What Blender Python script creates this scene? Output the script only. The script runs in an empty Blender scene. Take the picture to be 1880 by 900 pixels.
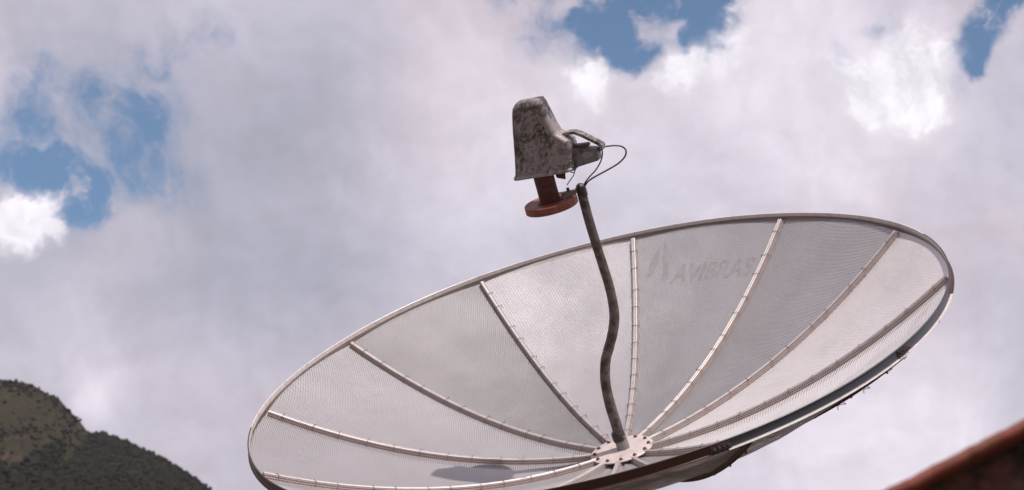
import bpy, bmesh, math, random
import numpy as np
from mathutils import Vector, Matrix, noise
random.seed(7); rng = np.random.default_rng(7)
PI = math.pi
sc = bpy.context.scene
COL = sc.collection

# ------------------------------------------------------------------ camera
PITCH = math.radians(18); CAM = Vector((0, 0, 1.6)); F = 3800.0
RIGHT = Vector((1, 0, 0)); FWD = Vector((0, math.cos(PITCH), math.sin(PITCH))); UP = Vector((0, -math.sin(PITCH), math.cos(PITCH)))
R = 1.4                                             # dish radius in metres
def c2w(v):                                         # solved camera frame (right, down, forward) -> world direction
    return RIGHT * v[0] - UP * v[1] + FWD * v[2]
def ray(px, py): return c2w(((px - 940) / F, (py - 450) / F, 1.0))
cd = bpy.data.cameras.new('camera'); cam = bpy.data.objects.new('camera', cd); COL.objects.link(cam)
cam.location = CAM; cam.rotation_euler = (PI / 2 + PITCH, 0, 0)
cd.sensor_width = 36; cd.lens = 36 * F / 1880; cd.clip_start = 0.05; cd.clip_end = 30000
cd.dof.use_dof = True; cd.dof.focus_distance = 8.0; cd.dof.aperture_fstop = 6.6
sc.camera = cam
sc.render.resolution_x = 1024; sc.render.resolution_y = 490
sc.render.engine = 'CYCLES'
sc.cycles.transparent_max_bounces = 24; sc.cycles.max_bounces = 8
sc.view_settings.view_transform = 'Standard'; sc.view_settings.look = 'None'
sc.view_settings.exposure = 0.0; sc.view_settings.gamma = 1.0

# ------------------------------------------------------------------ sun
SUN_DISH = (0.463, -0.015, 0.883)
n_c = Vector((-0.26276, -0.92891, -0.26094)).normalized()
u_c = Vector((0, 0, 1)).cross(n_c).normalized(); v_c = n_c.cross(u_c)
N_, U_, V_ = c2w(n_c), c2w(u_c), c2w(v_c)           # dish axis and two axes of its rim plane, in world space
sun_dir = (U_ * SUN_DISH[0] + V_ * SUN_DISH[1] + N_ * SUN_DISH[2]).normalized()
sl = bpy.data.lights.new('sun', 'SUN'); sl.energy = 4.8; sl.angle = math.radians(0.6); sl.color = (1.0, 0.93, 0.88)
so = bpy.data.objects.new('sun', sl); COL.objects.link(so); so.location = (5, -5, 30)
so.rotation_euler = sun_dir.to_track_quat('Z', 'Y').to_euler()
SUN_EL = math.asin(sun_dir.z); SUN_AZ = math.atan2(sun_dir.x, sun_dir.y)

# ------------------------------------------------------------------ node helper
class NT:
    def __init__(s, t): s.t = t; s.n = t.nodes; s.l = t.links
    def node(s, typ, **kw):
        x = s.n.new(typ)
        for k, v in kw.items():
            setattr(x, k, v)
        return x
    def put(s, sock, v):
        if isinstance(v, bpy.types.NodeSocket): s.l.new(v, sock)
        elif isinstance(v, bpy.types.Node): s.l.new(v.outputs[0], sock)
        elif v is not None: sock.default_value = v
    def m(s, op, a, b=None, c=None, clamp=False):
        x = s.n.new('ShaderNodeMath'); x.operation = op; x.use_clamp = clamp
        s.put(x.inputs[0], a); s.put(x.inputs[1], b)
        if c is not None: s.put(x.inputs[2], c)
        return x.outputs[0]
    def vm(s, op, a, b=None, scale=None):
        x = s.n.new('ShaderNodeVectorMath'); x.operation = op
        s.put(x.inputs[0], a); s.put(x.inputs[1], b)
        if scale is not None: s.put(x.inputs['Scale'], scale)
        return x.outputs['Value'] if op in ('DOT_PRODUCT', 'LENGTH', 'DISTANCE') else x.outputs[0]
    def noise(s, vec, scale, detail=4, rough=0.55, color=False, dist=0.0):
        x = s.n.new('ShaderNodeTexNoise'); x.inputs['Scale'].default_value = scale
        x.inputs['Detail'].default_value = detail; x.inputs['Roughness'].default_value = rough; x.inputs['Distortion'].default_value = dist
        s.put(x.inputs['Vector'], vec)
        return x.outputs['Color' if color else 0]
    def rng(s, v, a, b, c=0.0, d=1.0, smooth=True):
        x = s.n.new('ShaderNodeMapRange'); x.interpolation_type = 'SMOOTHSTEP' if smooth else 'LINEAR'
        s.put(x.inputs['Value'], v)
        for k, q in zip(('From Min', 'From Max', 'To Min', 'To Max'), (a, b, c, d)): x.inputs[k].default_value = q
        return x.outputs[0]
    def mix(s, f, a, b, blend='MIX'):
        x = s.n.new('ShaderNodeMix'); x.data_type = 'RGBA'; x.blend_type = blend
        s.put(x.inputs[0], f)
        for i, v in ((6, a), (7, b)):
            if isinstance(v, (tuple, list)): v = (*v[:3], 1)
            s.put(x.inputs[i], v)
        return x.outputs[2]
    def map(s, vec, scale=(1, 1, 1), loc=(0, 0, 0), rot=(0, 0, 0)):
        x = s.n.new('ShaderNodeMapping'); s.put(x.inputs[0], vec)
        x.inputs['Scale'].default_value = scale; x.inputs['Location'].default_value = loc; x.inputs['Rotation'].default_value = rot
        return x.outputs[0]
    def coord(s, which='Object'):
        return s.n.new('ShaderNodeTexCoord').outputs[which]

# ------------------------------------------------------------------ world: Nishita sky with broken cloud
w = bpy.data.worlds.new('World'); sc.world = w; w.use_nodes = True
T = NT(w.node_tree); T.n.clear()
sky = T.node('ShaderNodeTexSky', sky_type='NISHITA'); sky.sun_disc = False
sky.sun_elevation = SUN_EL; sky.sun_rotation = SUN_AZ; sky.air_density = 1.0; sky.dust_density = 0.3; sky.ozone_density = 1.5
D0 = T.vm('NORMALIZE', T.coord('Generated'))
# px = size of one photo pixel in radians
PX = 1.0 / F
def warp(vec, scale, amount, detail, rough):
    nz = T.noise(vec, scale, detail, rough, color=True)
    off = T.vm('SUBTRACT', nz, (0.5, 0.5, 0.5))
    return T.vm('ADD', vec, T.vm('SCALE', off, scale=amount))
Dsoft = T.vm('NORMALIZE', warp(D0, 12, 0.060, 6, 0.58))
Dfine = T.vm('NORMALIZE', warp(D0, 30, 0.034, 9, 0.64))
def blobs(Dv, lst):
    acc = None
    for (px, py, r, a) in lst:
        c = ray(px, py).normalized(); s2 = (r * PX) ** 2
        dt = T.vm('DOT_PRODUCT', Dv, tuple(c))
        e = T.m('EXPONENT', T.m('MULTIPLY_ADD', dt, 2 / s2, -2 / s2))
        acc = T.m('MULTIPLY', e, a) if acc is None else T.m('MULTIPLY_ADD', e, a, acc)
    return acc
VEILS = [(50, 150, 46, .65), (15, 215, 46, .65), (140, 190, 50, .4), (190, 222, 46, .5), (288, 240, 42, .7), (332, 140, 55, .5),
         (400, 90, 55, .5), (455, 78, 36, .45), (35, 310, 65, .9), (225, 305, 60, .6), (318, 352, 46, .7), (375, 362, 36, .45), (250, 170, 90, .3), (330, 220, 70, .3),
         (955, 80, 40, .4), (1190, 60, 90, .5), (1100, 40, 80, .5), (1020, 20, 50, .4), (90, 250, 130, .22), (240, 330, 90, .3), (1590, 45, 32, .5), (1535, 115, 34, .5), (1640, 42, 26, .4), (1000, 60, 60, .35), (1090, 110, 50, .5), (1770, 150, 40, .4)]
HOLES = [(108, 360, 62, 1.25), (150, 378, 46, 1.1), (50, 325, 46, .75), (0, 320, 34, .5), (190, 330, 30, .35), (255, 330, 30, .4), (318, 352, 30, .6), (55, 160, 22, .5), (190, 225, 20, .4), (288, 245, 20, .4),
         (1075, 55, 52, .95), (1130, 95, 50, 1.1), (1150, 20, 60, .95), (1240, 5, 66, 1.4), (1300, 22, 38, 1.3), (1268, 90, 32, 1.3), (1325, -5, 40, 1.1), (1100, 0, 50, .8), (1165, 128, 34, 1.0), (935, -6, 45, .7),
         (1840, 18, 44, 1.4), (1808, 80, 38, 1.5), (1798, 132, 26, 1.2), (1872, -6, 44, 1.1), (1178, 46, 24, -.75), (1215, 62, 24, -.6), (1250, 50, 22, -.7), (1120, 70, 22, -.3)]
WHITE = [(30, 395, 44, 1.2), (80, 392, 36, 1.1), (118, 416, 20, .6), (20, 440, 40, .6), (1640, 150, 78, .85), (1590, 208, 42, .7), (1700, 222, 48, .7), (1560, 130, 44, .4), (1735, 95, 48, .55),
         (1680, 60, 60, .35), (1103, 150, 34, .95), (1080, 152, 30, .5), (1222, 122, 34, .8), (1255, 135, 40, .6), (1035, 130, 40, .4), (1320, 100, 60, .4), (1360, 40, 60, .3)]
SOFTW = [(195, 735, 62, .9), (1690, 800, 190, 1.1), (1600, 880, 140, .55), (1350, 880, 160, .5), (820, 160, 170, .35), (900, 350, 170, .5), (150, 600, 130, .25),
         (1620, 150, 200, .7), (1440, 330, 200, .3), (1400, 60, 150, .8), (1300, 120, 80, .5), (250, 20, 140, .15), (1110, 290, 150, .35), (1050, 150, 90, .4), (1560, 300, 160, .2), (560, 700, 130, .15), (1230, 370, 150, .3)]
DARK = [(480, 470, 150, .6), (330, 520, 110, .4), (60, 500, 120, .35), (610, 560, 120, .45), (60, 60, 120, .4), (540, 230, 140, .45), (1540, 255, 70, .3), (1790, 330, 80, .2), (1860, 560, 60, .15),
        (640, 60, 140, .3), (1310, 215, 80, .15), (300, 780, 90, .25), (1860, 740, 50, .3), (1440, 250, 60, .15), (180, 240, 180, .4), (380, 300, 130, .4), (250, 90, 100, .2), (700, 420, 120, .2)]
def gate(B, nz, amp): return T.m('MULTIPLY', B, T.m('MULTIPLY_ADD', nz, amp, 1 - amp / 2))
fb = T.noise(D0, 26, 8, 0.55)
fb2 = T.noise(D0, 9, 6, 0.5)
fw = T.noise(Dsoft, 42, 12, 0.66)
ff = T.noise(Dfine, 50, 11, 0.64)
veil = T.m('MULTIPLY', T.rng(gate(blobs(Dsoft, VEILS), fw, 4.0), 0.02, 1.5), 0.95)
hole = gate(blobs(Dsoft, HOLES), fw, 4.2)
blue = T.m('MAXIMUM', T.m('MULTIPLY', T.rng(hole, 0.10, 1.15), 0.98), veil)
whiteA = gate(blobs(Dfine, WHITE), ff, 3.6)
wh = T.rng(whiteA, 0.15, 1.05)
whs = T.rng(T.m('ADD', blobs(Dsoft, SOFTW), T.m('MULTIPLY_ADD', fb, 0.5, -0.25)), 0.0, 1.05)
dk = T.rng(T.m('ADD', blobs(Dsoft, DARK), T.m('MULTIPLY_ADD', fb2, 0.9, -0.45)), -0.1, 0.85)
GREY = (0.575, 0.545, 0.645); PINK = (0.64, 0.57, 0.645); DARKC = (0.425, 0.425, 0.52); WHITEC = (0.96, 0.915, 0.98); HIW = (0.86, 0.80, 0.89)
pinkf = T.rng(T.noise(D0, 7, 3, 0.5), 0.35, 0.65)
cc = T.mix(pinkf, GREY, PINK)
cc = T.mix(dk, cc, DARKC)
cc = T.mix(T.m('MULTIPLY', whs, 0.9), cc, HIW)
cc = T.mix(wh, cc, WHITEC)
# relief: each billow is brighter on the side that faces the sun
SD = T.vm('ADD', Dsoft, tuple((RIGHT * 0.55 + UP * 0.83) * 0.009))
rel = T.m('SUBTRACT', T.noise(Dsoft, 30, 7, 0.58), T.noise(SD, 30, 7, 0.58))
SF = T.vm('ADD', Dfine, tuple((RIGHT * 0.55 + UP * 0.83) * 0.004))
relf = T.m('SUBTRACT', ff, T.noise(SF, 64, 9, 0.62))
mod = T.m('ADD', T.m('MULTIPLY_ADD', rel, 0.42, 1.0), T.m('MULTIPLY', relf, T.m('MULTIPLY_ADD', wh, 0.55, 0.05)))
mod = T.m('ADD', mod, T.rng(T.noise(Dsoft, 16, 7, 0.5), 0.3, 0.7, -0.05, 0.05, False))
cc = T.vm('SCALE', cc, scale=mod)
bluemask = T.m('MULTIPLY', blue, T.m('SUBTRACT', 1.0, wh))
bg1 = T.node('ShaderNodeBackground'); T.put(bg1.inputs[0], T.vm('MULTIPLY', sky, (0.80, 0.92, 0.97))); bg1.inputs[1].default_value = 0.11
bg2 = T.node('ShaderNodeBackground'); T.put(bg2.inputs[0], cc); bg2.inputs[1].default_value = 1.0
mx = T.node('ShaderNodeMixShader'); T.put(mx.inputs[0], bluemask); T.put(mx.inputs[1], bg2); T.put(mx.inputs[2], bg1)
wo = T.node('ShaderNodeOutputWorld'); T.put(wo.inputs[0], mx)

# ------------------------------------------------------------------ materials
def mat(name):
    m_ = bpy.data.materials.new(name); m_.use_nodes = True; t = NT(m_.node_tree); t.n.clear()
    o = t.node('ShaderNodeOutputMaterial'); b = t.node('ShaderNodeBsdfPrincipled'); t.l.new(b.outputs[0], o.inputs[0])
    return m_, t, b, o
def bump(t, b, h, strength=0.3, dist=0.01):
    x = t.node('ShaderNodeBump'); x.inputs['Strength'].default_value = strength; x.inputs['Distance'].default_value = dist
    t.put(x.inputs['Height'], h); t.l.new(x.outputs[0], b.inputs['Normal'])
def worn(name, base, dirt, scale=20, metal=0.0, rough=0.5, amount=(0.45, 0.65), dmetal=0.0, bumpd=0.002):
    m_, t, b, o = mat(name); c = t.coord()
    n1 = t.noise(c, scale, 8, 0.65); f = t.rng(n1, *amount); n2 = t.noise(c, scale * 6, 4, 0.6)
    col = t.mix(f, base, dirt); col = t.vm('SCALE', col, scale=t.rng(n2, 0.2, 0.8, 0.8, 1.2, False))
    t.put(b.inputs['Base Color'], col); b.inputs['Metallic'].default_value = metal
    t.put(b.inputs['Roughness'], t.rng(n2, 0.2, 0.8, rough - .1, rough + .1, False))
    bump(t, b, n2, 0.4, bumpd)
    return m_
PITCH_HOLE = 0.0092
def mesh_mat(name, base, open_=0.33, metal=0.32, rough=0.5, back=(0.085, 0.05, 0.042), pitch=None):
    m_, t, b, o = mat(name)
    uv = t.coord('UV'); ob = t.coord()
    sx = t.vm('SCALE', uv, scale=1 / (pitch or PITCH_HOLE))
    sep = t.node('ShaderNodeSeparateXYZ'); t.put(sep.inputs[0], sx); X, Y = sep.outputs[0], sep.outputs[1]
    Yr = t.m('DIVIDE', Y, 0.78)
    row = t.m('FLOOR', Yr); odd = t.m('MULTIPLY', t.m('FLOORED_MODULO', row, 2.0), 0.5)
    fx = t.m('SUBTRACT', t.m('FRACT', t.m('ADD', X, odd)), 0.5); fy = t.m('SUBTRACT', t.m('FRACT', Yr), 0.5)
    r2 = t.m('ADD', t.m('POWER', t.m('ABSOLUTE', t.m('DIVIDE', fx, 0.40)), 2.0), t.m('POWER', t.m('ABSOLUTE', t.m('DIVIDE', fy, 0.36)), 2.0))
    holef = t.m('LESS_THAN', r2, open_ / 0.4525 )
    n1 = t.noise(ob, 3.0, 6, 0.6); n2 = t.noise(ob, 40, 6, 0.7)
    col = t.mix(t.rng(n1, 0.35, 0.7), base, tuple(x * 0.86 for x in base))
    col = t.mix(t.rng(n2, 0.62, 0.8, 0, 0.5), col, (0.26, 0.18, 0.16))
    col = t.mix(t.rng(r2, open_ / 0.4525, open_ / 0.4525 + 0.9, 0.95, 0.0), col, tuple(x * 0.30 for x in base))   # shade of the strand flanks, painted as a dark ring round each hole
    gb = t.node('ShaderNodeNewGeometry')               # grimy brown outer face, with its shade put into the colour too
    col = t.mix(gb.outputs['Backfacing'], col, back)
    t.put(b.inputs['Base Color'], col); b.inputs['Metallic'].default_value = metal
    t.put(b.inputs['Roughness'], t.rng(n1, 0.3, 0.7, rough - 0.05, rough + 0.08, False))
    # the expanded strands roll over at every hole and the sheet buckles softly
    h = t.m('ADD', t.m('MULTIPLY', t.m('MINIMUM', r2, 2.5), 0.0006), t.m('MULTIPLY', t.noise(ob, 11, 5, 0.6), 0.010))
    bump(t, b, h, 0.55, 1.0)
    tr = t.node('ShaderNodeBsdfTransparent'); mx = t.node('ShaderNodeMixShader')
    t.put(mx.inputs[0], holef); t.l.new(b.outputs[0], mx.inputs[1]); t.l.new(tr.outputs[0], mx.inputs[2]); t.l.new(mx.outputs[0], o.inputs[0])
    return m_
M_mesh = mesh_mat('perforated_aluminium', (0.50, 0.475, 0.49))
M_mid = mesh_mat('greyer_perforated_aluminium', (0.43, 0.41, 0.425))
M_glare = mesh_mat('glare_perforated_aluminium', (0.92, 0.875, 0.88), open_=0.24, rough=0.42)  # sun glare of the right-hand panels is put into the base colour
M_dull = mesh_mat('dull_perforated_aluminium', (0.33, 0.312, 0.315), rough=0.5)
M_fold = mesh_mat('folded_perforated_edge', (0.66, 0.61, 0.605), open_=0.36, back=(0.55, 0.46, 0.44), pitch=0.0108)
M_edgefold = mesh_mat('shaded_perforated_edge', (0.17, 0.115, 0.105), open_=0.30, metal=0.2, back=(0.17, 0.115, 0.105))  # shade along the strip at the rim is painted into this brown
M_rim = worn('weathered_rim_aluminium', (0.60, 0.55, 0.535), (0.36, 0.29, 0.27), 9, 0.2, 0.45, (0.55, 0.8))
M_strip = worn('rib_strip_aluminium', (0.40, 0.37, 0.365), (0.27, 0.22, 0.21), 30, 0.4, 0.5, (0.5, 0.75))
M_ribcore = worn('rib_inside_shade', (0.28, 0.23, 0.22), (0.15, 0.10, 0.09), 30, 0.3, 0.6)  # dark bar added so the inside of the rib channel looks shaded
M_back = worn('brown_backing_steel', (0.11, 0.06, 0.045), (0.05, 0.03, 0.025), 25, 0.2, 0.65)
M_wire = worn('clip_wire', (0.22, 0.15, 0.135), (0.12, 0.07, 0.06), 60, 0.4, 0.55)
M_plate = worn('painted_hub_plate', (0.46, 0.40, 0.38), (0.30, 0.22, 0.19), 18, 0.1, 0.5, (0.5, 0.8))
M_rust = worn('rusted_bolt', (0.17, 0.055, 0.035), (0.08, 0.03, 0.025), 90, 0.2, 0.7)
M_pole = worn('rust_stained_pole', (0.12, 0.095, 0.088), (0.048, 0.030, 0.025), 30, 0.3, 0.5, (0.40, 0.62))
M_socket = worn('grey_socket', (0.24, 0.22, 0.215), (0.15, 0.12, 0.11), 30, 0.3, 0.5)
M_tape = worn('black_tape', (0.018, 0.014, 0.013), (0.035, 0.022, 0.02), 50, 0.0, 0.45)
M_feed = worn('red_oxide_paint', (0.20, 0.050, 0.030), (0.10, 0.030, 0.022), 28, 0.0, 0.55, (0.42, 0.68))
M_neck = worn('dark_red_oxide_paint', (0.085, 0.016, 0.012), (0.04, 0.011, 0.01), 34, 0.0, 0.6)
M_gal = worn('galvanised_steel', (0.42, 0.40, 0.40), (0.26, 0.2, 0.18), 20, 0.6, 0.5)
M_dark = worn('dark_bracket', (0.10, 0.08, 0.08), (0.05, 0.035, 0.03), 40, 0.4, 0.5)
M_cable = worn('black_cable', (0.035, 0.022, 0.022), (0.07, 0.04, 0.04), 50, 0.0, 0.5)
M_box = worn('grey_housing', (0.17, 0.165, 0.175), (0.08, 0.07, 0.07), 26, 0.3, 0.45)
M_label = worn('faded_label', (0.24, 0.21, 0.21), (0.14, 0.12, 0.12), 60, 0, 0.6)

def cover_mat():
    m_, t, b, o = mat('mould_stained_plastic'); c = t.coord()
    st = t.map(c, rot=(0, -0.5, 0)); st2 = t.map(st, scale=(1.0, 1.0, 0.16))
    streak = t.noise(st2, 75, 9, 0.68); big = t.noise(c, 8.5, 5, 0.6); speck = t.noise(st2, 120, 4, 0.7)
    f = t.m('ADD', t.m('MULTIPLY', streak, 0.65), t.m('MULTIPLY', big, 0.65))
    f = t.m('ADD', f, t.m('MULTIPLY', t.m('SUBTRACT', speck, 0.5), 0.22))
    dark = t.rng(f, 0.57, 0.77)
    col = t.mix(dark, (0.245, 0.215, 0.215), (0.035, 0.027, 0.025))
    vo = t.node('ShaderNodeTexVoronoi'); vo.inputs['Scale'].default_value = 62; t.put(vo.inputs['Vector'], t.map(c, scale=(1, 1, 1.6)))
    spots = t.m('MULTIPLY', t.m('LESS_THAN', vo.outputs['Distance'], 0.24), t.rng(t.noise(c, 30, 2, 0.5), 0.52, 0.6))
    col = t.mix(t.m('MULTIPLY', spots, 0.75), col, (0.50, 0.45, 0.44))
    at = t.node('ShaderNodeAttribute'); at.attribute_name = 'edge'   # grime at the top and shoulder, plus the left side's shade painted in
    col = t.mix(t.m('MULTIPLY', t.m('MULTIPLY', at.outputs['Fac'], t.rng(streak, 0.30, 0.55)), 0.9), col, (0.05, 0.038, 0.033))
    t.put(b.inputs['Base Color'], col); b.inputs['Roughness'].default_value = 0.48
    bump(t, b, speck, 0.3, 0.002)
    return m_
M_cover = cover_mat()

# ------------------------------------------------------------------ object helpers
def link(name, me, m_, parent=None, smooth=False):
    o = bpy.data.objects.new(name, me); COL.objects.link(o)
    if m_: me.materials.append(m_)
    if smooth:
        for p in me.polygons: p.use_smooth = True
    if parent: o.parent = parent
    return o
def mesh_from(name, vs, fs, m_, parent=None, smooth=False, uvs=None):
    me = bpy.data.meshes.new(name); me.from_pydata([tuple(v) for v in vs], [], fs); me.update()
    if uvs is not None:
        uvl = me.uv_layers.new(name='UVMap')
        for lp in me.loops: uvl.data[lp.index].uv = uvs[lp.vertex_index]
    return link(name, me, m_, parent, smooth)
def auto(o, ang=35):
    me = o.data; bm = bmesh.new(); bm.from_mesh(me)
    for f in bm.faces: f.smooth = True
    for e in bm.edges: e.smooth = not (len(e.link_faces) == 2 and e.calc_face_angle(0) > math.radians(ang))
    bm.to_mesh(me); bm.free(); return o
def tube(name, pts, rad, m_, parent=None, seg=14, cap=True, sub=6):
    # smooth tube through control points (Catmull-Rom); rad: number or list
    P = [Vector(p) for p in pts]; n = len(P); rr = rad if isinstance(rad, (list, tuple)) else [rad] * n
    Q, RR = [], []
    for i in range(n - 1):
        p0 = P[max(i - 1, 0)]; p1 = P[i]; p2 = P[i + 1]; p3 = P[min(i + 2, n - 1)]
        for k in range(sub):
            t = k / sub
            Q.append(0.5 * ((2 * p1) + (p2 - p0) * t + (2 * p0 - 5 * p1 + 4 * p2 - p3) * t * t + (-p0 + 3 * p1 - 3 * p2 + p3) * t ** 3)); RR.append(rr[i] * (1 - t) + rr[i + 1] * t)
    Q.append(P[-1]); RR.append(rr[-1])
    vs, fs = [], []; a = None
    for i, q in enumerate(Q):
        d = (Q[min(i + 1, len(Q) - 1)] - Q[max(i - 1, 0)]).normalized()
        if a is None: a = d.orthogonal().normalized()
        a = (a - d * a.dot(d)).normalized(); b = d.cross(a)
        for k in range(seg):
            th = 2 * PI * k / seg; vs.append(q + (a * math.cos(th) + b * math.sin(th)) * RR[i])
    for i in range(len(Q) - 1):
        for k in range(seg):
            fs.append((i * seg + k, i * seg + (k + 1) % seg, (i + 1) * seg + (k + 1) % seg, (i + 1) * seg + k))
    if cap: fs.append(tuple(range(seg))[::-1]); fs.append(tuple((len(Q) - 1) * seg + k for k in range(seg)))
    return auto(mesh_from(name, vs, fs, m_, parent), 50)
def lathe(name, prof, org, ax, m_, parent=None, seg=48, xa=None, ang=35):
    ax = ax.normalized(); xa = (xa or ax.orthogonal()).normalized(); ya = ax.cross(xa); vs, fs = [], []
    for (r, h) in prof:
        for k in range(seg):
            th = 2 * PI * k / seg; vs.append(org + ax * h + (xa * math.cos(th) + ya * math.sin(th)) * r)
    m = len(prof)
    for i in range(m - 1):
        for k in range(seg): fs.append((i * seg + k, i * seg + (k + 1) % seg, (i + 1) * seg + (k + 1) % seg, (i + 1) * seg + k))
    fs.append(tuple(range(seg))[::-1]); fs.append(tuple((m - 1) * seg + k for k in range(seg)))
    return auto(mesh_from(name, vs, fs, m_, parent), ang)
def box(name, c, ex, ey, ez, m_, parent=None, bev=0.0):
    # box centred on c, half-extent vectors ex, ey, ez
    vs = [c + ex * a + ey * b + ez * d for a in (-1, 1) for b in (-1, 1) for d in (-1, 1)]
    fs = [(0, 1, 3, 2), (4, 6, 7, 5), (0, 4, 5, 1), (2, 3, 7, 6), (0, 2, 6, 4), (1, 5, 7, 3)]
    o = mesh_from(name, vs, fs, m_, parent)
    bm = bmesh.new(); bm.from_mesh(o.data); bmesh.ops.recalc_face_normals(bm, faces=bm.faces)
    if bev: bmesh.ops.bevel(bm, geom=bm.edges[:], offset=bev, segments=3, affect='EDGES', profile=0.6)
    bm.to_mesh(o.data); bm.free()
    return auto(o, 35)

# ------------------------------------------------------------------ terrain: ground sheet and the hill
def simple_ground():
    m_, t, b, o = mat('dry_grass_ground'); c = t.coord()
    col = t.mix(t.rng(t.noise(c, 0.05, 8, 0.6), 0.4, 0.6), (0.075, 0.065, 0.04), (0.14, 0.10, 0.07))
    t.put(b.inputs['Base Color'], col); b.inputs['Roughness'].default_value = 0.9
    return m_
g = mesh_from('ground', [(-6000, -6000, 0), (6000, -6000, 0), (6000, 6000, 0), (-6000, 6000, 0)], [(0, 1, 2, 3)], simple_ground()); g['kind'] = 'structure'

OUT = [(-900, 760), (-600, 715), (-350, 705), (-150, 690), (0, 697), (30, 700), (62, 707), (84, 722), (108, 731), (126, 753), (146, 772), (158, 790), (172, 798), (192, 798), (212, 804), (232, 812), (250, 822), (275, 832), (300, 846), (330, 862), (356, 880), (385, 900), (450, 945), (600, 1060), (800, 1200), (1100, 1330), (1500, 1480)]
YR = 2200.0
def outline(px):
    xs, ys = [o[0] for o in OUT], [o[1] for o in OUT]
    return float(np.interp(px, xs, ys))
def hill():
    pxs = np.concatenate([np.linspace(-900, -60, 120), np.linspace(-56, 440, 330), np.linspace(445, 1500, 120)])
    ts = np.concatenate([np.linspace(-0.5, -0.02, 14), np.linspace(0, 0.5, 190), np.linspace(0.52, 1.0, 24)])
    vs = []
    for t in ts:
        for px in pxs:
            r_ = ray(px, outline(px)); k = YR / r_.y; top = CAM + r_ * k
            h0 = max(top.z, 0.0)
            y = YR - 1500 * t
            # gullies and spurs run down from the crest
            n1 = noise.fractal(Vector((top.x * 0.006, y * 0.0022, 3.1)), 0.9, 2.0, 6)
            n2 = noise.fractal(Vector((top.x * 0.03, y * 0.03, h0 * 0.0)), 0.8, 2.0, 5)
            if t >= 0:
                z = h0 * (1 - t) ** 1.15; env = min(1, t * 7)
                cliff = -18 * math.exp(-((t - 0.075) / 0.03) ** 2) * max(0, min(1, (170 - px) / 90))
                z += (n1 * 34 + cliff) * env + n2 * (5 * env + 1.6)
                x = top.x * (1 - 0.25 * t) + n1 * 30 * env
            else:
                z = h0 * (1 + t * 1.8) + n2 * 1.5; x = top.x
            vs.append((x, y, max(z, -2)))
    nx = len(pxs); fs = [(j * nx + i, j * nx + i + 1, (j + 1) * nx + i + 1, (j + 1) * nx + i) for j in range(len(ts) - 1) for i in range(nx - 1)]
    m_, tt, b, o = mat('hillside'); c = tt.coord()
    n1 = tt.noise(c, 0.012, 8, 0.6); n2 = tt.noise(c, 0.045, 10, 0.78); n3 = tt.noise(tt.map(c, scale=(1, 1, 0.35)), 0.03, 8, 0.65)
    grass = tt.mix(tt.rng(n2, 0.35, 0.65), (0.019, 0.019, 0.011), (0.036, 0.029, 0.018))
    rock = tt.mix(tt.rng(n3, 0.4, 0.6), (0.060, 0.042, 0.034), (0.026, 0.022, 0.019))
    wood = tt.mix(tt.rng(n2, 0.4, 0.6), (0.010, 0.012, 0.009), (0.019, 0.020, 0.013))
    geo = tt.node('ShaderNodeNewGeometry'); sp = tt.node('ShaderNodeSeparateXYZ'); tt.put(sp.inputs[0], geo.outputs['Normal'])
    steep = tt.rng(tt.m('ADD', sp.outputs[2], tt.m('MULTIPLY', tt.m('SUBTRACT', n2, 0.5), 0.25)), 0.50, 0.66, 1, 0)
    at = tt.node('ShaderNodeAttribute'); at.attribute_name = 'forest'
    col = tt.mix(steep, grass, rock)
    col = tt.mix(tt.rng(tt.m('ADD', at.outputs['Fac'], tt.m('MULTIPLY', tt.m('SUBTRACT', n2, 0.5), 0.6)), 0.4, 0.6), col, wood)
    tt.put(b.inputs['Base Color'], col); b.inputs['Roughness'].default_value = 0.95
    b.inputs['Specular IOR Level'].default_value = 0.1
    ob = mesh_from('hill', vs, fs, m_, smooth=True); ob['kind'] = 'structure'
    return ob, vs, pxs, ts
def forest_amount(px, t):
    # thick wood on the right-hand shoulder and low down; grass and rock on the upper left face
    f = 0.0
    f = max(f, min(1, max(0, (px - 150) / 40)))
    low = 0.165 + 0.05 * math.sin(px * 0.03) + 0.03 * math.sin(px * 0.11 + 1) - 0.0002 * px
    f = max(f, min(1, max(0, (t - low) / 0.03)))
    return f
hill_o, HV, HPX, HTS = hill()
fa = hill_o.data.attributes.new('forest', 'FLOAT', 'POINT')
nxh = len(HPX)
fvals = [forest_amount(HPX[i % nxh], HTS[i // nxh]) for i in range(len(HV))]
fa.data.foreach_set('value', fvals)

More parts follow.
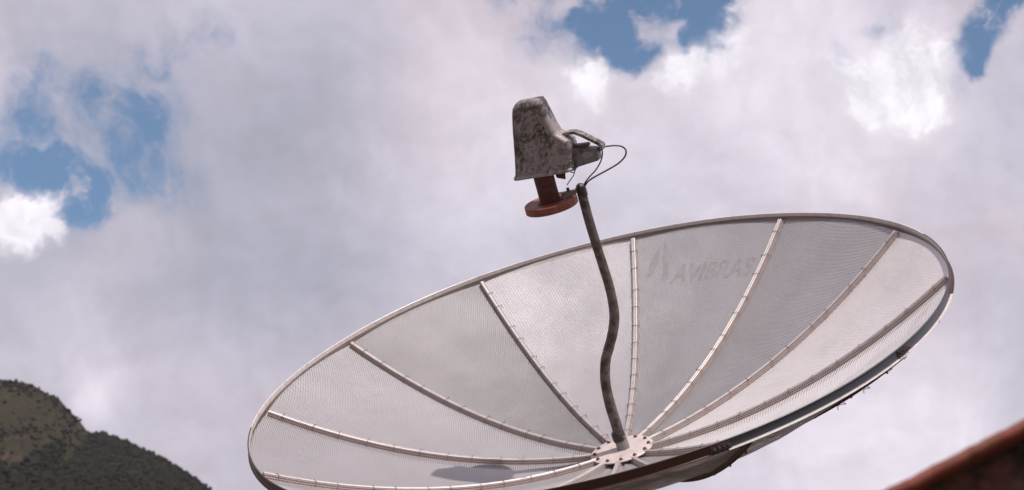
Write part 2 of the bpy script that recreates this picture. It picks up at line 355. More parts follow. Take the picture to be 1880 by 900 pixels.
def canopy():
    bm = bmesh.new(); bmesh.ops.create_icosphere(bm, subdivisions=2, radius=1.0)
    base = np.array([v.co[:] for v in bm.verts]); faces = np.array([[v.index for v in f.verts] for f in bm.faces]); bm.free()
    Vs, Fs = [], []; n = 0; H3 = np.array(HV).reshape(len(HTS), nxh, 3)
    i0 = np.searchsorted(HPX, -60); i1 = np.searchsorted(HPX, 420); cnt = 0
    while cnt < 14000:
        i = rng.integers(i0, i1); j = rng.integers(12, 204 - 2)
        fo = fvals[j * nxh + i]
        clump = noise.noise(Vector((H3[j, i, 0] * 0.02, H3[j, i, 1] * 0.012, 7)))
        if fo < 0.5 and (clump < 0.0 and rng.random() > 0.12 or rng.random() > 0.6): continue
        cnt += 1
        s = rng.uniform(1.3, 3.2) * (0.65 if fo < 0.5 else 1.0)
        P = H3[j, i] + np.array([rng.uniform(-2, 2), rng.uniform(-2, 2), s * 0.35])
        jit = base * (1 + rng.uniform(-0.22, 0.22, (len(base), 1)))
        v = jit * np.array([s, s, s * rng.uniform(0.7, 1.15)]) + P
        Vs.append(v); Fs.append(faces + n); n += len(base)
    Vs = np.concatenate(Vs); Fs = np.concatenate(Fs)
    me = bpy.data.meshes.new('hill_forest'); me.vertices.add(len(Vs)); me.vertices.foreach_set('co', Vs.ravel())
    me.loops.add(Fs.size); me.loops.foreach_set('vertex_index', Fs.ravel().astype(np.int32))
    me.polygons.add(len(Fs)); me.polygons.foreach_set('loop_start', np.arange(0, Fs.size, 3, dtype=np.int32)); me.polygons.foreach_set('loop_total', np.full(len(Fs), 3, dtype=np.int32))
    me.update(); me.validate()
    m_, t, b, o = mat('forest_leaves'); c = t.coord()
    col = t.mix(t.rng(t.noise(c, 0.07, 6, 0.7), 0.35, 0.65), (0.010, 0.012, 0.009), (0.018, 0.018, 0.012))
    t.put(b.inputs['Base Color'], col); b.inputs['Roughness'].default_value = 0.9; b.inputs['Specular IOR Level'].default_value = 0.1
    ob = link('forest', me, m_); ob['kind'] = 'stuff'; ob['label'] = 'dark green forest of many small trees covering the hillside'; ob['category'] = 'forest'
canopy()

# thin air between the camera and the hill
def haze():
    bm = bmesh.new(); bmesh.ops.create_cube(bm, size=1.0); me = bpy.data.meshes.new('haze')
    for v in bm.verts: v.co = (v.co.x * 12400, v.co.y * 12400, -3.5 if v.co.z < 0 else 900)
    bm.to_mesh(me); bm.free(); m_ = bpy.data.materials.new('haze_air'); m_.use_nodes = True; t = NT(m_.node_tree); t.n.clear()
    o = t.node('ShaderNodeOutputMaterial'); p = t.node('ShaderNodeVolumePrincipled')
    p.inputs['Color'].default_value = (0.93, 0.92, 1.0, 1); p.inputs['Density'].default_value = 1.9e-5; p.inputs['Anisotropy'].default_value = 0.2
    t.l.new(p.outputs[0], o.inputs['Volume']); ob = link('haze', me, m_); ob['kind'] = 'stuff'; ob['label'] = 'faint pale haze in the air before the far hill'; ob['category'] = 'haze'
haze()

# ------------------------------------------------------------------ satellite dish
Cc = Vector((0.22341, 0.26799, 5.7896)) * R
RIM_C = CAM + c2w(Cc)                                # centre of the rim circle
DEPTH = 0.33718 * R
HUB = RIM_C - N_ * DEPTH
FOCUS = HUB + N_ * (R * R / (4 * DEPTH))
PH = 3.4180
dish = bpy.data.objects.new('satellite_dish', None); COL.objects.link(dish)
BASE = Vector((HUB.x, HUB.y + 0.15, 0.0)); dish.location = BASE
dish['label'] = 'large round aluminium mesh satellite dish with stained feed head on a bent rusty pole'
dish['category'] = 'satellite dish'
def loc(p): return p - BASE                          # parts are stored relative to the base of the mast
WEB = 0.038                                          # height of the rim channel
SINK = 0.022
DM = DEPTH - WEB + 0.004 + SINK                             # depth of the mesh bowl
def ang(k): return PH - k * PI / 6                   # rib k
HALF = PI / 12
def bowl(r, a, off=0.0, flat=0.35):
    d = ((a - PH + HALF) % (PI / 6)) - HALF          # -> offset from nearest rib
    dm = HALF - abs(d)                               # offset from the panel's middle
    rr = r * (1 + flat * (math.cos(dm) / math.cos(HALF) - 1))
    # the flattening dies out at the hub plate and is held at the rim
    z = DM * (rr / R) ** 2
    radial = U_ * math.cos(a) + V_ * math.sin(a)
    s = 2 * DM * r / R / R; nrm = (N_ - radial * s).normalized()
    return loc(HUB + radial * r + N_ * (z - SINK) + nrm * off), nrm, radial
R_IN, R_OUT = 0.10, R - 0.004
def arc(r): k = 2 * DM / R / R; return 0.5 * (r * math.sqrt(1 + k * k * r * r) + math.asinh(k * r) / k)
panels = []
for k in range(12):
    nr, na = 56, 14; vs, uv, fs = [], [], []
    a0, a1 = ang(k + 1), ang(k)
    seed = k * 7.3
    for i in range(nr + 1):
        r = R_IN + (R_OUT - R_IN) * i / nr
        for j in range(na + 1):
            a = a0 + (a1 - a0) * j / na
            e = math.sin(PI * j / na) * min(1, (nr - i) / 4)
            q = Vector((r * math.cos(a) * 3.2, r * math.sin(a) * 3.2, seed))
            off = (noise.noise(q) * 0.007 + noise.noise(q * 3.1) * 0.0028 + noise.noise(q * 9) * 0.0007) * e
            # sheet puckers where it is pinched near the hub
            off += math.sin(j / na * PI * 4 + seed) * 0.004 * math.exp(-(r - R_IN) / 0.14) * e
            p, nrm, rad = bowl(r, a, off); vs.append(p)
            uv.append(((a - (a0 + a1) / 2) * r, arc(r)))
    for i in range(nr):
        for j in range(na):
            b_ = i * (na + 1) + j; fs.append((b_, b_ + na + 1, b_ + na + 2, b_ + 1))
    # the expanded sheet is two millimetres thick: a second skin with the same openings
    n0 = len(vs)
    for i in range(nr + 1):
        for j in range(na + 1):
            a = a0 + (a1 - a0) * j / na; _, nrm, _ = bowl(max(R_IN, R_IN + (R_OUT - R_IN) * i / nr), a)
            vs.append(vs[i * (na + 1) + j] - nrm * 0.0022); uv.append(uv[i * (na + 1) + j])
    fs += [tuple(q + n0 for q in f_) for f_ in fs]
    # rotate the sheet pattern a little differently on every panel
    th = [0.1, 0.5, 0.0, 1.1, 0.9, 0.12, 1.45, 0.2, 1.0, 0.7, 0.3, 1.2][k]
    uv = [(x * math.cos(th) - y * math.sin(th), x * math.sin(th) + y * math.cos(th)) for x, y in uv]
    o = mesh_from('mesh_panel', vs, fs, {2: M_dull, 4: M_mid, 5: M_mid, 6: M_glare, 7: M_glare}.get(k, M_mesh), dish, True, uv)
    # turned-up edge of the sheet against the rim
    vs2, uv2, fs2 = [], [], []
    for j in range(25):
        a = a0 + (a1 - a0) * j / 24; p, nrm, rad = bowl(R_OUT, a)
        base = loc(HUB + rad * (R - 0.006) + N_ * (DM - SINK))
        hgt = 0.018 + 0.0015 * noise.noise(Vector((a * 9, k, 0)))
        vs2 += [p, base + N_ * hgt]; uv2 += [(a * R, 0), (a * R, hgt)]
    for j in range(24): fs2.append((2 * j, 2 * j + 2, 2 * j + 3, 2 * j + 1))
    e_ = mesh_from('turned_edge', vs2, fs2, M_edgefold, o, True, uv2)
    panels.append(o)

# ribs: folded perforated channel over an added shade-dark core, light cap strip, wire clips
clip_me = None
RW, RH = 0.0095, 0.021
for k in range(12):
    a = ang(k); nr = 44
    tang = -U_ * math.sin(a) + V_ * math.cos(a)
    path = []
    for i in range(nr + 1):
        r = 0.115 + (R - 0.010 - 0.115) * i / nr
        p, nrm, rad = bowl(r, a, 0.0); path.append((p, nrm, r))
    def sweep(name, prof, m_, parent, uvw=False):
        vs, fs, uv = [], [], []; m = len(prof)
        for (p, nrm, r) in path:
            L = 0
            for q, (x, h) in enumerate(prof):
                if q: L += math.hypot(x - prof[q - 1][0], h - prof[q - 1][1])
                vs.append(p + tang * x + nrm * h); uv.append((arc(r), L))
        for i in range(nr):
            for q in range(m - 1): fs.append((i * m + q, i * m + q + 1, (i + 1) * m + q + 1, (i + 1) * m + q))
        return mesh_from(name, vs, fs, m_, parent, False, uv)
    # outer skin open at the bottom, feet lapped over the panels
    rib = sweep('rib', [(-RW - 0.003, 0.0), (-RW, RH), (RW, RH), (RW + 0.003, 0.0)], M_fold, dish)
    sweep('dark_filler', [(-RW + 0.003, 0.001), (-RW + 0.003, RH - 0.005), (RW - 0.003, RH - 0.005), (RW - 0.003, 0.001), (-RW + 0.003, 0.001)], M_ribcore, rib)
    sweep('cap_strip', [(-0.0085, RH + 0.0012), (-0.0055, RH + 0.003), (-0.0035, RH + 0.0012), (0.0035, RH + 0.0012), (0.0055, RH + 0.003), (0.0085, RH + 0.0012)], M_strip, rib)
    # steel angle under the rib, deepest near the hub
    vs, fs = [], []
    for i, (p, nrm, r) in enumerate(path):
        dpt = 0.012 + 0.016 * (1 - r / R) ** 0.8
        for (x, h) in ((-0.013, -0.002), (0.013, -0.002), (0.013, -0.006), (0.003, -0.008), (0.003, -dpt), (-0.001, -dpt), (-0.001, -0.008), (-0.013, -0.006)):
            vs.append(p + tang * x + nrm * h)
    for i in range(nr):
        for q in range(8): fs.append((i * 8 + q, (i + 1) * 8 + q, (i + 1) * 8 + (q + 1) % 8, i * 8 + (q + 1) % 8))
    fs += [tuple(range(8)), tuple(nr * 8 + q for q in range(8))[::-1]]
    bk = mesh_from('backing_angle', vs, fs, M_back, dish)
    if k in (8, 9, 10):
        for q in range(7):
            p, nrm, r_ = path[5 + q * 6]
            lathe('bolt', [(0.007, 0), (0.007, 0.006), (0.004, 0.0065), (0.004, 0.012)], p + tang * 0.006 - nrm * 0.008, -nrm, M_rust, bk, 6)
    # clips
    if k in (9, 10, 11): continue
    nclip = 12
    for c_ in range(nclip):
        r = 0.19 + (R - 0.07 - 0.19) * (c_ + 0.12 * math.sin(c_ * 3 + k)) / (nclip - 1)
        p, nrm, rad = bowl(r, a)
        if clip_me is None:
            t_ = tube('wire_clip', [(-0.0145, 0, 0.010), (-0.013, 0, RH + 0.001), (-0.0105, 0, RH + 0.004), (0.0105, 0, RH + 0.004), (0.013, 0, RH + 0.001), (0.014, 0, 0.006)], 0.0011, M_wire, None, 6, True, 3)
            clip_me = t_.data; co = t_
        else:
            co = bpy.data.objects.new('wire_clip', clip_me); COL.objects.link(co)
        mer = nrm.cross(tang)
        Mx = Matrix((tang, mer, nrm)).transposed().to_4x4()
        co.matrix_local = Matrix.Translation(p) @ Mx @ Matrix.Rotation(random.uniform(-.18, .18), 4, 'Z') @ Matrix.Diagonal((random.choice((1, 1.12, 1.25)), 1, 1, 1))
        co.parent = rib

# rim: C-channel open to the outside
def ring_sweep(name, prof, m_, parent, seg=288, a0=0.0, a1=2 * PI):
    vs, fs = [], []; full = abs(a1 - a0 - 2 * PI) < 1e-6; cnt = seg if full else seg + 1; m = len(prof)
    for i in range(cnt):
        a = a0 + (a1 - a0) * i / seg; rad = U_ * math.cos(a) + V_ * math.sin(a)
        wob = 0.0015 * math.sin(3 * a + 1) + 0.001 * math.sin(7 * a)
        for (r, h) in prof: vs.append(loc(RIM_C + rad * (R + r + wob) + N_ * (h + wob)))
    for i in range(seg):
        i2 = (i + 1) % cnt
        for q in range(m): fs.append((i * m + q, i2 * m + q, i2 * m + (q + 1) % m, i * m + (q + 1) % m))
    if not full: fs += [tuple(range(m)), tuple(seg * m + q for q in range(m))[::-1]]
    o = mesh_from(name, vs, fs, m_, parent)
    bm = bmesh.new(); bm.from_mesh(o.data); bmesh.ops.recalc_face_normals(bm, faces=bm.faces); bm.to_mesh(o.data); bm.free()
    return auto(o, 30)
t2 = 0.002; FL = 0.010
rim = ring_sweep('rim', [(-0.003, -0.001), (-0.002, 0), (0.001, 0), (0.0025, -0.001), (0.0025, -0.004), (0.0, -0.005), (0.0, -WEB + 0.005), (0.002, -WEB + 0.003), (FL, -WEB + 0.0025), (FL + 0.001, -WEB + 0.001), (FL, -WEB), (-0.003, -WEB)], M_rim, dish)
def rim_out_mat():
    m_, t, b, o = mat('corroded_sky_tinted_channel'); c = t.coord(); at = t.node('ShaderNodeAttribute'); at.attribute_name = 'sky_tint'
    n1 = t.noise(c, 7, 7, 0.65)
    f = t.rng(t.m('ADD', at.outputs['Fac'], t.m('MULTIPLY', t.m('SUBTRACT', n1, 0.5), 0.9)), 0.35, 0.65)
    t.put(b.inputs['Base Color'], t.mix(f, (0.075, 0.042, 0.036), (0.08, 0.087, 0.105))); b.inputs['Metallic'].default_value = 0.5  # blue-grey sky reflection painted over the brown along one length
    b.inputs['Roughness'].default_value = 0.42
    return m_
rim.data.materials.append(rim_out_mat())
ca = rim.data.attributes.new('sky_tint', 'FLOAT', 'POINT')
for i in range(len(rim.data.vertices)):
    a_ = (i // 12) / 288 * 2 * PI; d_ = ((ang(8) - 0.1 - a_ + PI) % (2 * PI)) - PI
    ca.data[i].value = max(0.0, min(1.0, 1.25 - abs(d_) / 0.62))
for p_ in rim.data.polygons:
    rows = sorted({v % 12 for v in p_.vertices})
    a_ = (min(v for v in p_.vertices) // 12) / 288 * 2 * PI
    near = (U_ * math.cos(a_) + V_ * math.sin(a_)).dot(-FWD) > -0.1          # lip on the camera side takes the darker outside material
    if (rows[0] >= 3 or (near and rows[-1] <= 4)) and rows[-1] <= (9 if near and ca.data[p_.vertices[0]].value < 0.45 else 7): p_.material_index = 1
# splice plates with rusty bolts inside the channel
for ai, a in enumerate((ang(8) + 0.0, ang(9) - 0.075)):
    sp_ = ring_sweep('splice_plate', [(0.0006, -0.007), (0.004, -0.007), (0.004, -WEB + 0.007), (0.0006, -WEB + 0.007)], M_dark, dish, 8, a - 0.026, a + 0.026)
    for q in range(4):
        b_ = a - 0.018 + 0.012 * q; rad = U_ * math.cos(b_) + V_ * math.sin(b_)
        lathe('bolt', [(0.0052, 0), (0.0052, 0.006), (0.003, 0.0065), (0.003, 0.015)], loc(RIM_C + rad * (R + 0.0042) - N_ * WEB / 2), rad, M_dark, sp_, 6)
# loose tie wires hanging from the lower flange
for a, l in ((ang(8) + 0.0, .5), (ang(8) - .07, .6), (ang(8) - .17, 1.2), (ang(8) - .26, 1.4), (ang(7) - .3, .4)):
    rad = U_ * math.cos(a) + V_ * math.sin(a); tg = -U_ * math.sin(a) + V_ * math.cos(a)
    p = RIM_C + rad * (R + .003) - N_ * (WEB + .002)
    tube('tie_wire', [loc(p + N_ * .006), loc(p - N_ * .010 * l + tg * .006), loc(p - N_ * .018 * l + tg * .014 * l), loc(p - N_ * .012 * l - tg * .01 * l), loc(p - N_ * .022 * l - tg * .014 * l)], 0.0014, M_wire, dish, 6, True, 4)

# hub plate with bolts
HP = HUB + N_ * 0.002
hub = lathe('hub_plate', [(0.02, -0.03), (0.124, -0.006), (0.127, -0.005), (0.128, -0.001), (0.126, 0.001), (0.09, 0.0022), (0.03, 0.003)], loc(HP), N_, M_plate, dish, 72, U_, 50)
for k in range(12):
    a = ang(k) + 0.10; rad = U_ * math.cos(a) + V_ * math.sin(a)
    b_ = lathe('bolt', [(0.0085, 0), (0.0085, 0.0015), (0.0062, 0.002), (0.0062, 0.005), (0.0045, 0.0075), (0.002, 0.0085)], loc(HP + rad * 0.110 + N_ * 0.0015), N_, M_rust, hub, 12)
lathe('back_plate', [(0.02, -0.045), (0.15, -0.040), (0.15, -0.034), (0.02, -0.03)], loc(HUB - N_ * SINK), N_, M_gal, dish, 48, U_)

# ---- things measured in the plane through the hub spanned by U_ (right) and N_ (axis)
def on_plane(px, py, origin, nrm):
    d = ray(px, py); t = (origin - CAM).dot(nrm) / d.dot(nrm); return CAM + d * t
def pl(px, py, toward=0.0):
    # point of the feed plane seen at (px, py), moved towards the viewer by `toward` metres along V_
    return loc(on_plane(px, py, FOCUS, V_) + FRONT * toward)
FRONT = V_ if V_.dot(CAM - FOCUS) > 0 else -V_
pole_px = [(1138, 805), (1131, 778), (1122, 750), (1115, 722), (1111, 695), (1112, 662), (1119, 635), (1125, 610), (1128, 580), (1124, 550), (1117, 520), (1106, 485), (1095, 450), (1080, 400), (1067, 350)]
pole = tube('feed_pole', [pl(*p) for p in pole_px], [0.0215] * 3 + [0.020] * 6 + [0.0185] * 6, M_pole, dish, 20)
tube('socket', [pl(1147, 829), pl(1143, 817), pl(1137, 800)], 0.0255, M_socket, pole, 28)
tube('tape', [pl(1138.6, 808), pl(1137.5, 805), pl(1134, 796), pl(1132.5, 792)], [0.0262, 0.0275, 0.0262, 0.0225], M_tape, pole, 28)
tube('tape', [pl(1071, 360), pl(1067.5, 349), pl(1065.5, 343)], [0.0187, 0.0195, 0.0205], M_tape, pole, 20)

# feed: scalar ring, neck, cover
RC = on_plane(1012, 375, FOCUS, V_)
ring = lathe('feed_ring', [(0.040, -0.016), (0.062, -0.012), (0.066, -0.016), (0.084, -0.012), (0.088, -0.016), (0.101, -0.016), (0.1035, -0.014), (0.1035, 0.012), (0.102, 0.0145), (0.094, 0.0145), (0.092, 0.0125), (0.042, 0.0125)], loc(RC), N_, M_feed, dish, 72, U_, 30)
neck = lathe('feed_neck', [(0.050, 0.0125), (0.050, 0.017), (0.0395, 0.0175), (0.0395, 0.06), (0.0395, 0.135)], loc(RC), N_, M_neck, dish, 40, U_)
PSI = math.radians(26)
E1 = (U_ * math.cos(PSI) + FRONT * math.sin(PSI)); E2 = (FRONT * math.cos(PSI) - U_ * math.sin(PSI))   # E2 faces the viewer
def uh(px, py):
    p = on_plane(px, py, FOCUS, V_) - RC; return p.dot(U_), p.dot(N_)
LEV = [((944, 322), (1064, 303), .050), ((943, 300), (1062, 284), .049), ((942, 280), (1060, 264), .047), ((941.5, 271), (1056, 253), .046), ((941, 263), (1045, 246), .045), ((941, 255), (1032, 238), .044), ((940, 243), (1025, 226), .043),
       ((939, 222), (1015, 207), .041), ((938.5, 207), (1008, 194), .039), ((939, 196), (1004, 186), .038), ((942, 189.5), (1000.5, 182.5), .034), ((945, 185.5), (999, 179.5), .029), ((951, 183.5), (993, 179), .021)]
def section(lp, rp, wd, grow=0.0, nseg=8):
    (x0, h0), (x1, h1) = uh(*lp), uh(*rp); h = (h0 + h1) / 2
    rc = min(wd * 0.46, (x1 - x0) * 0.3); sh = wd * math.sin(PSI) * 0.72; c = math.cos(PSI)
    a, b = (x0 + sh) / c - grow, (x1 - sh) / c + grow; wd += grow; rc += grow; pts = []
    for (cx, cy, s) in ((b - rc, wd - rc, 0), (a + rc, wd - rc, 1), (a + rc, -wd + rc, 2), (b - rc, -wd + rc, 3)):
        for q in range(nseg + 1):
            th = s * PI / 2 + q / nseg * PI / 2; pts.append((cx + rc * math.cos(th), cy + rc * math.sin(th)))
    return [RC + E1 * x + E2 * y + N_ * h for x, y in pts], h
def loft(name, secs, m_, parent):
    vs, fs = [], []; m = len(secs[0])
    for s in secs: vs += [loc(p) for p in s]
    for i in range(len(secs) - 1):
        for q in range(m): fs.append((i * m + q, i * m + (q + 1) % m, (i + 1) * m + (q + 1) % m, (i + 1) * m + q))
    fs += [tuple(range(m))[::-1], tuple((len(secs) - 1) * m + q for q in range(m))]
    return auto(mesh_from(name, vs, fs, m_, parent), 60)
def lerp(a, b, t): return tuple(x * (1 - t) + y * t for x, y in zip(a, b))
LV = []
for i in range(len(LEV) - 1):
    for q in range(3):
        t = q / 3; A, B = LEV[i], LEV[i + 1]; LV.append((lerp(A[0], B[0], t), lerp(A[1], B[1], t), A[2] * (1 - t) + B[2] * t))
LV.append(LEV[-1])
cover = loft('weather_cover', [section(*l)[0] for l in LV], M_cover, dish)
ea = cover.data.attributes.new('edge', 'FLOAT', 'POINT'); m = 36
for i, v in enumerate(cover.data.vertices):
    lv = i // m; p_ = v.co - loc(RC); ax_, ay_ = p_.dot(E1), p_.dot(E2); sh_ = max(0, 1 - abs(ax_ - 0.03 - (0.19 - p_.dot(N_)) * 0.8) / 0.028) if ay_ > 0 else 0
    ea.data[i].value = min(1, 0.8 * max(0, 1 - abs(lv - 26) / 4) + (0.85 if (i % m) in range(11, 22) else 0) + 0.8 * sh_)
s0, h0 = section(*LEV[0], grow=0.007); s1 = [p + N_ * 0.004 for p in s0]; s2, _ = section(*LEV[0], grow=0.001); s2 = [p + N_ * 0.007 for p in s2]
loft('lip', [[p - N_ * 0.006 for p in s0], [p + N_ * 0.000 for p in s0], s2], M_cover, cover)

# amplifier housing sticking out to the right behind the cover
def hoodpt(px, py, e2=0.0):
    # point on the plane through the axis turned to E1, seen at (px, py)
    p = on_plane(px, py, RC + E2 * e2, E2); return p
q0, q1, q2, q3 = hoodpt(1046, 268), hoodpt(1099, 271), hoodpt(1102, 292), hoodpt(1048, 309)
def prism(name, quad, dvec, m_, parent, bev=0.0):
    vs = [loc(p + dvec) for p in quad] + [loc(p - dvec) for p in quad]; n = len(quad)
    fs = [tuple(range(n)), tuple(range(n, 2 * n))[::-1]] + [(i, i + n, (i + 1) % n + n, (i + 1) % n) for i in range(n)]
    o = mesh_from(name, vs, fs, m_, parent); bm = bmesh.new(); bm.from_mesh(o.data); bmesh.ops.recalc_face_normals(bm, faces=bm.faces)
    if bev: bmesh.ops.bevel(bm, geom=bm.edges[:], offset=bev, segments=2, affect='EDGES')
    bm.to_mesh(o.data); bm.free(); return auto(o, 40)
amp = prism('amplifier_box', [q0, q1, q2, q3], E2 * 0.022, M_box, dish, 0.003)
lab = [hoodpt(1070, 281, .0225), hoodpt(1088, 276, .0225), hoodpt(1089, 287, .0225), hoodpt(1071, 293, .0225)]
prism('faded_label', lab, E2 * 0.0012, M_label, amp)
prism('cooling_ridge', [hoodpt(1050, 266), hoodpt(1080, 262), hoodpt(1083, 267), hoodpt(1052, 271)], E2 * 0.014, M_dark, amp, 0.002)
sr = tube('connector', [loc(hoodpt(1098, 276)), loc(hoodpt(1104, 272)), loc(hoodpt(1109, 269))], [0.009, 0.0085, 0.006], M_dark, amp, 12)
# strap from the shoulder of the cover to the end of the housing
sp_px = [(1034, 246), (1044, 243), (1056, 242), (1070, 247), (1086, 255), (1100, 262), (1106, 266), (1107, 272)]
vs, fs = [], []
for i, p in enumerate(sp_px):
    a = Vector(sp_px[max(i - 1, 0)] + (0,)); b = Vector(sp_px[min(i + 1, len(sp_px) - 1)] + (0,)); d = (b - a).normalized(); nn = Vector((d.y, -d.x, 0)) * 2.6
    for s_, e2 in ((1, .016), (1, -.016), (-1, -.016), (-1, .016)):
        vs.append(loc(hoodpt(p[0] + nn.x * s_, p[1] + nn.y * s_) + E2 * e2))
for i in range(len(sp_px) - 1):
    for q in range(4): fs.append((i * 4 + q, i * 4 + (q + 1) % 4, (i + 1) * 4 + (q + 1) % 4, (i + 1) * 4 + q))
fs += [(0, 1, 2, 3), tuple((len(sp_px) - 1) * 4 + q for q in (3, 2, 1, 0))]
auto(mesh_from('cover_strap', vs, fs, M_cover, dish), 40)
def cab(pts, r, name='cable'): return tube(name, [pl(*p) for p in pts], r, M_cable, dish, 8)
cab([(1104, 270), (1113, 269), (1128, 267.5), (1141, 269), (1149, 276), (1147, 288), (1134, 301), (1112, 314), (1090, 326), (1079, 334), (1073, 343)], 0.0032)
cab([(1104, 272), (1106, 281), (1103, 296), (1094, 312), (1082, 325), (1074, 336), (1071, 344)], 0.0028)
cab([(1056, 300), (1057, 310), (1053, 317), (1047, 315), (1050, 309), (1055, 311), (1053, 322), (1046, 332), (1041, 340)], 0.0019, 'loose_wire')
# neck clamp block and bracket to the pole
prism('clamp_block', [pl(1020, 318) + BASE, pl(1037, 314) + BASE, pl(1038, 328) + BASE, pl(1021, 325) + BASE], FRONT * 0.018, M_neck, dish, 0.002)
brk = prism('bracket', [pl(1030, 354) + BASE, pl(1072, 343) + BASE, pl(1073, 350) + BASE, pl(1031, 361) + BASE], FRONT * 0.010, M_socket, dish, 0.001)
lathe('bolt', [(0.009, 0), (0.009, 0.006), (0.006, 0.007), (0.006, 0.018), (0.0, 0.018)][:4], pl(1044, 353), N_, M_dark, brk, 6)
tube('tape', [pl(1060, 348), pl(1066, 345), pl(1073, 343)], [0.014, 0.020, 0.013], M_tape, brk, 12)

# faded lettering on the panel between the fourth and fifth rib
def to_bowl(px, py, off=0.0012):
    d = ray(px, py); lo, hi = 6.0, 13.0
    def f(t):
        q = CAM + d * t - HUB; z = q.dot(N_); x, y = q.dot(U_), q.dot(V_); r = math.hypot(x, y); a = math.atan2(y, x)
        p, nr_, rd = bowl(r, a); return z - (p + BASE - HUB).dot(N_)
    ts = np.linspace(lo, hi, 400); fv = [f(t) for t in ts]; best = None
    for i in range(len(ts) - 1):
        if fv[i] > 0 >= fv[i + 1]: best = (ts[i], ts[i + 1])
    a, b = best
    for _ in range(24):
        mid = (a + b) / 2
        if f(mid) > 0: a = mid
        else: b = mid
    q = CAM + d * a - HUB; r = math.hypot(q.dot(U_), q.dot(V_)); an = math.atan2(q.dot(V_), q.dot(U_))
    p, nr_, rd = bowl(r, an); return p + nr_ * (off + 0.002)
def paint_mat():
    m_, t, b, o = mat('faded_brown_lettering'); c = t.coord()
    b.inputs['Base Color'].default_value = (0.16, 0.09, 0.085, 1); b.inputs['Roughness'].default_value = 0.8
    tr = t.node('ShaderNodeBsdfTransparent'); mx = t.node('ShaderNodeMixShader')
    f = t.rng(t.noise(c, 22, 6, 0.7), 0.3, 0.7, 0.03, 0.22)
    t.put(mx.inputs[0], f); t.l.new(tr.outputs[0], mx.inputs[1]); t.l.new(b.outputs[0], mx.inputs[2]); t.l.new(mx.outputs[0], o.inputs[0])
    return m_
M_paint = paint_mat()
def dice(me_bm):
    bmesh.ops.triangulate(me_bm, faces=me_bm.faces[:])
    for _ in range(2):
        es = [e for e in me_bm.edges if e.calc_length() > 0.22]
        if es: bmesh.ops.subdivide_edges(me_bm, edges=es, cuts=1)
    bmesh.ops.triangulate(me_bm, faces=me_bm.faces[:])
cu = bpy.data.curves.new('lettering', 'FONT'); cu.body = 'AVIBRAS'; cu.size = 1.0; cu.resolution_u = 3; cu.offset = 0.035
to = bpy.data.objects.new('lettering', cu); COL.objects.link(to)
dg = bpy.context.evaluated_depsgraph_get(); me = bpy.data.meshes.new_from_object(to.evaluated_get(dg)); bpy.data.objects.remove(to)
bm = bmesh.new(); bm.from_mesh(me); dice(bm); wmax = max(v.co.x for v in bm.verts)
for v in bm.verts:
    s = v.co.x / wmax; h = v.co.y / 0.72
    px = 1231 + 146 * s + 13 * h; py = 521 - 15 * s - 34 * h
    v.co = to_bowl(px, py)
bm.to_mesh(me); bm.free(); me.materials.clear()
link('faded_lettering', me, M_paint, panels[4])
# emblem: a tall split flame standing left of the word
bm = bmesh.new()
for poly in ([(1221, 436), (1226, 470), (1228, 508), (1221, 521), (1211, 516), (1217, 505), (1217, 476)], [(1213, 452), (1207, 486), (1196, 508), (1182, 520), (1190, 494), (1202, 468)]):
    bm.faces.new([bm.verts.new(((x - 1180) / 50, -(y - 520) / 50, 0)) for x, y in poly])
dice(bm)
for v in bm.verts: v.co = to_bowl(1180 + v.co.x * 50, 520 - v.co.y * 50)
me = bpy.data.meshes.new('faded_emblem'); bm.to_mesh(me); bm.free(); link('faded_emblem', me, M_paint, panels[4])

# mount and mast (below the picture)
z0 = HUB - N_ * 0.06
tube('mount_tube', [loc(z0), loc(HUB - N_ * 0.30)], 0.06, M_gal, dish, 24, True, 1)
hp = HUB - N_ * 0.26
box('elevation_bracket', loc(hp), U_ * 0.07, V_ * 0.07, N_ * 0.05, M_gal, dish, 0.006)
tube('mast', [Vector((loc(hp).x, loc(hp).y, loc(hp).z - 0.02)), Vector((loc(hp).x, loc(hp).y, 0.05))], 0.055, M_gal, dish, 24, True, 1)
lathe('mast_flange', [(0.17, 0), (0.17, 0.03), (0.06, 0.035), (0.06, 0.09)], Vector((loc(hp).x, loc(hp).y, 0)), Vector((0, 0, 1)), M_gal, dish, 32)

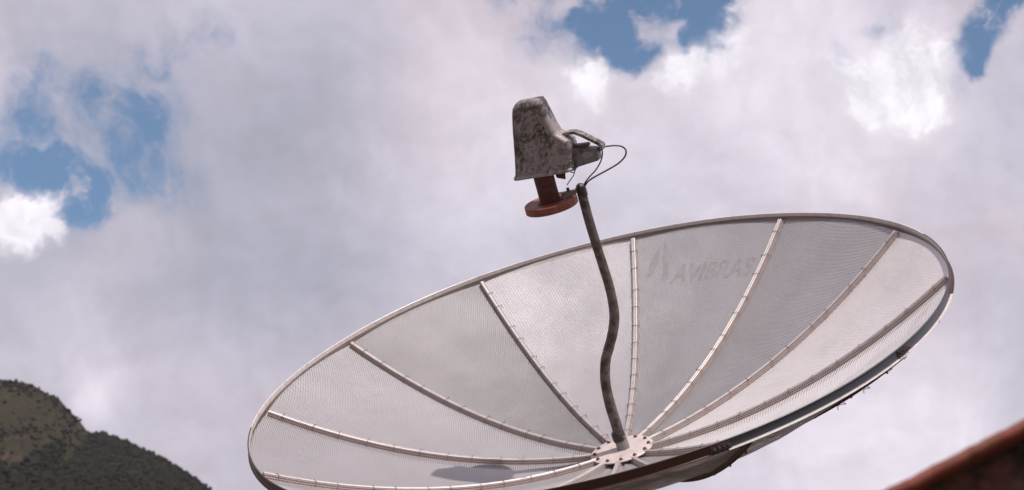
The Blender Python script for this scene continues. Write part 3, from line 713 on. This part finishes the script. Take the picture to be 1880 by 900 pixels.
# ------------------------------------------------------------------ roof edge at lower right, close to the camera
def roof_mat():
    m_, t, b, o = mat('stained_roof_underside'); c = t.coord()
    n1 = t.noise(c, 20, 8, 0.7); n2 = t.noise(c, 34, 6, 0.65)
    col = t.mix(t.rng(n1, 0.42, 0.6), (0.012, 0.006, 0.005), (0.10, 0.038, 0.026))
    col = t.mix(t.rng(n2, 0.55, 0.75), col, (0.10, 0.055, 0.042))
    t.put(b.inputs['Base Color'], col); b.inputs['Roughness'].default_value = 0.85; bump(t, b, n1, 0.5, 0.01)
    return m_
M_edge = worn('terracotta_red_edge', (0.17, 0.036, 0.022), (0.10, 0.036, 0.015), 24, 0.0, 0.6, (0.4, 0.65))
RD = 2.5
def at(px, py, d): return CAM + ray(px, py) * d
A = at(1500, 964, RD); B = at(2300, 556, RD)
ex = (B - A).normalized(); back = Vector((ex.y * -1, ex.x, 0)).normalized()
if back.y < 0: back = -back
dn = ex.cross(back); dn = dn if dn.z < 0 else -dn
roof = bpy.data.objects.new('roof_edge', None); COL.objects.link(roof); roof.location = A
roof['label'] = 'blurred rusty red roof edge with dark stained underside at the lower right corner'; roof['category'] = 'roof'
def rl(p): return p - A
L = (B - A).length
prof = []
for q in range(9):
    th = PI / 2 + q / 8 * PI; prof.append((-0.008 + math.cos(th) * 0.008 + 0.004, -0.008 + math.sin(th) * 0.008))
prof += [(0.03, -0.016), (0.03, 0.0)]
vs, fs = [], []; m = len(prof); ns = 60
for i in range(ns + 1):
    wv = 0.0022 * noise.fractal(Vector((i * 0.35, 0, 0)), 0.7, 2.0, 4)
    for (b_, h) in prof: vs.append(rl(A + ex * L * i / ns + back * (b_ + wv) - dn * (h + wv)))
for i in range(ns):
    for q in range(m): fs.append((i * m + q, (i + 1) * m + q, (i + 1) * m + (q + 1) % m, i * m + (q + 1) % m))
fs += [tuple(range(m)), tuple(ns * m + q for q in range(m))[::-1]]
auto(mesh_from('edge_strip', vs, fs, M_edge, roof), 40)
mid = A + ex * L / 2
box('roof_sheet', rl(mid + back * 0.93 + dn * 0.006), ex * (L / 2), back * 0.90, dn * 0.005, roof_mat(), roof, 0.0)
box('fascia_board', rl(mid + back * 0.05 + dn * 0.10), ex * (L / 2), back * 0.015, dn * 0.083, roof_mat(), roof, 0.003)
for q in range(3):
    box('rafter', rl(A + ex * (L * (0.25 + 0.3 * q)) + back * 0.5 + dn * 0.05), ex * 0.03, back * 0.4, dn * 0.035, M_back, roof, 0.003)
box('support_wall', Vector((rl(mid + back * 1.4).x, rl(mid + back * 1.4).y, -A.z / 2 - 0.05)), Vector((ex.x, ex.y, 0)) * (L * 0.5), back * 0.1, Vector((0, 0, A.z / 2 + .04)), M_gal, roof)
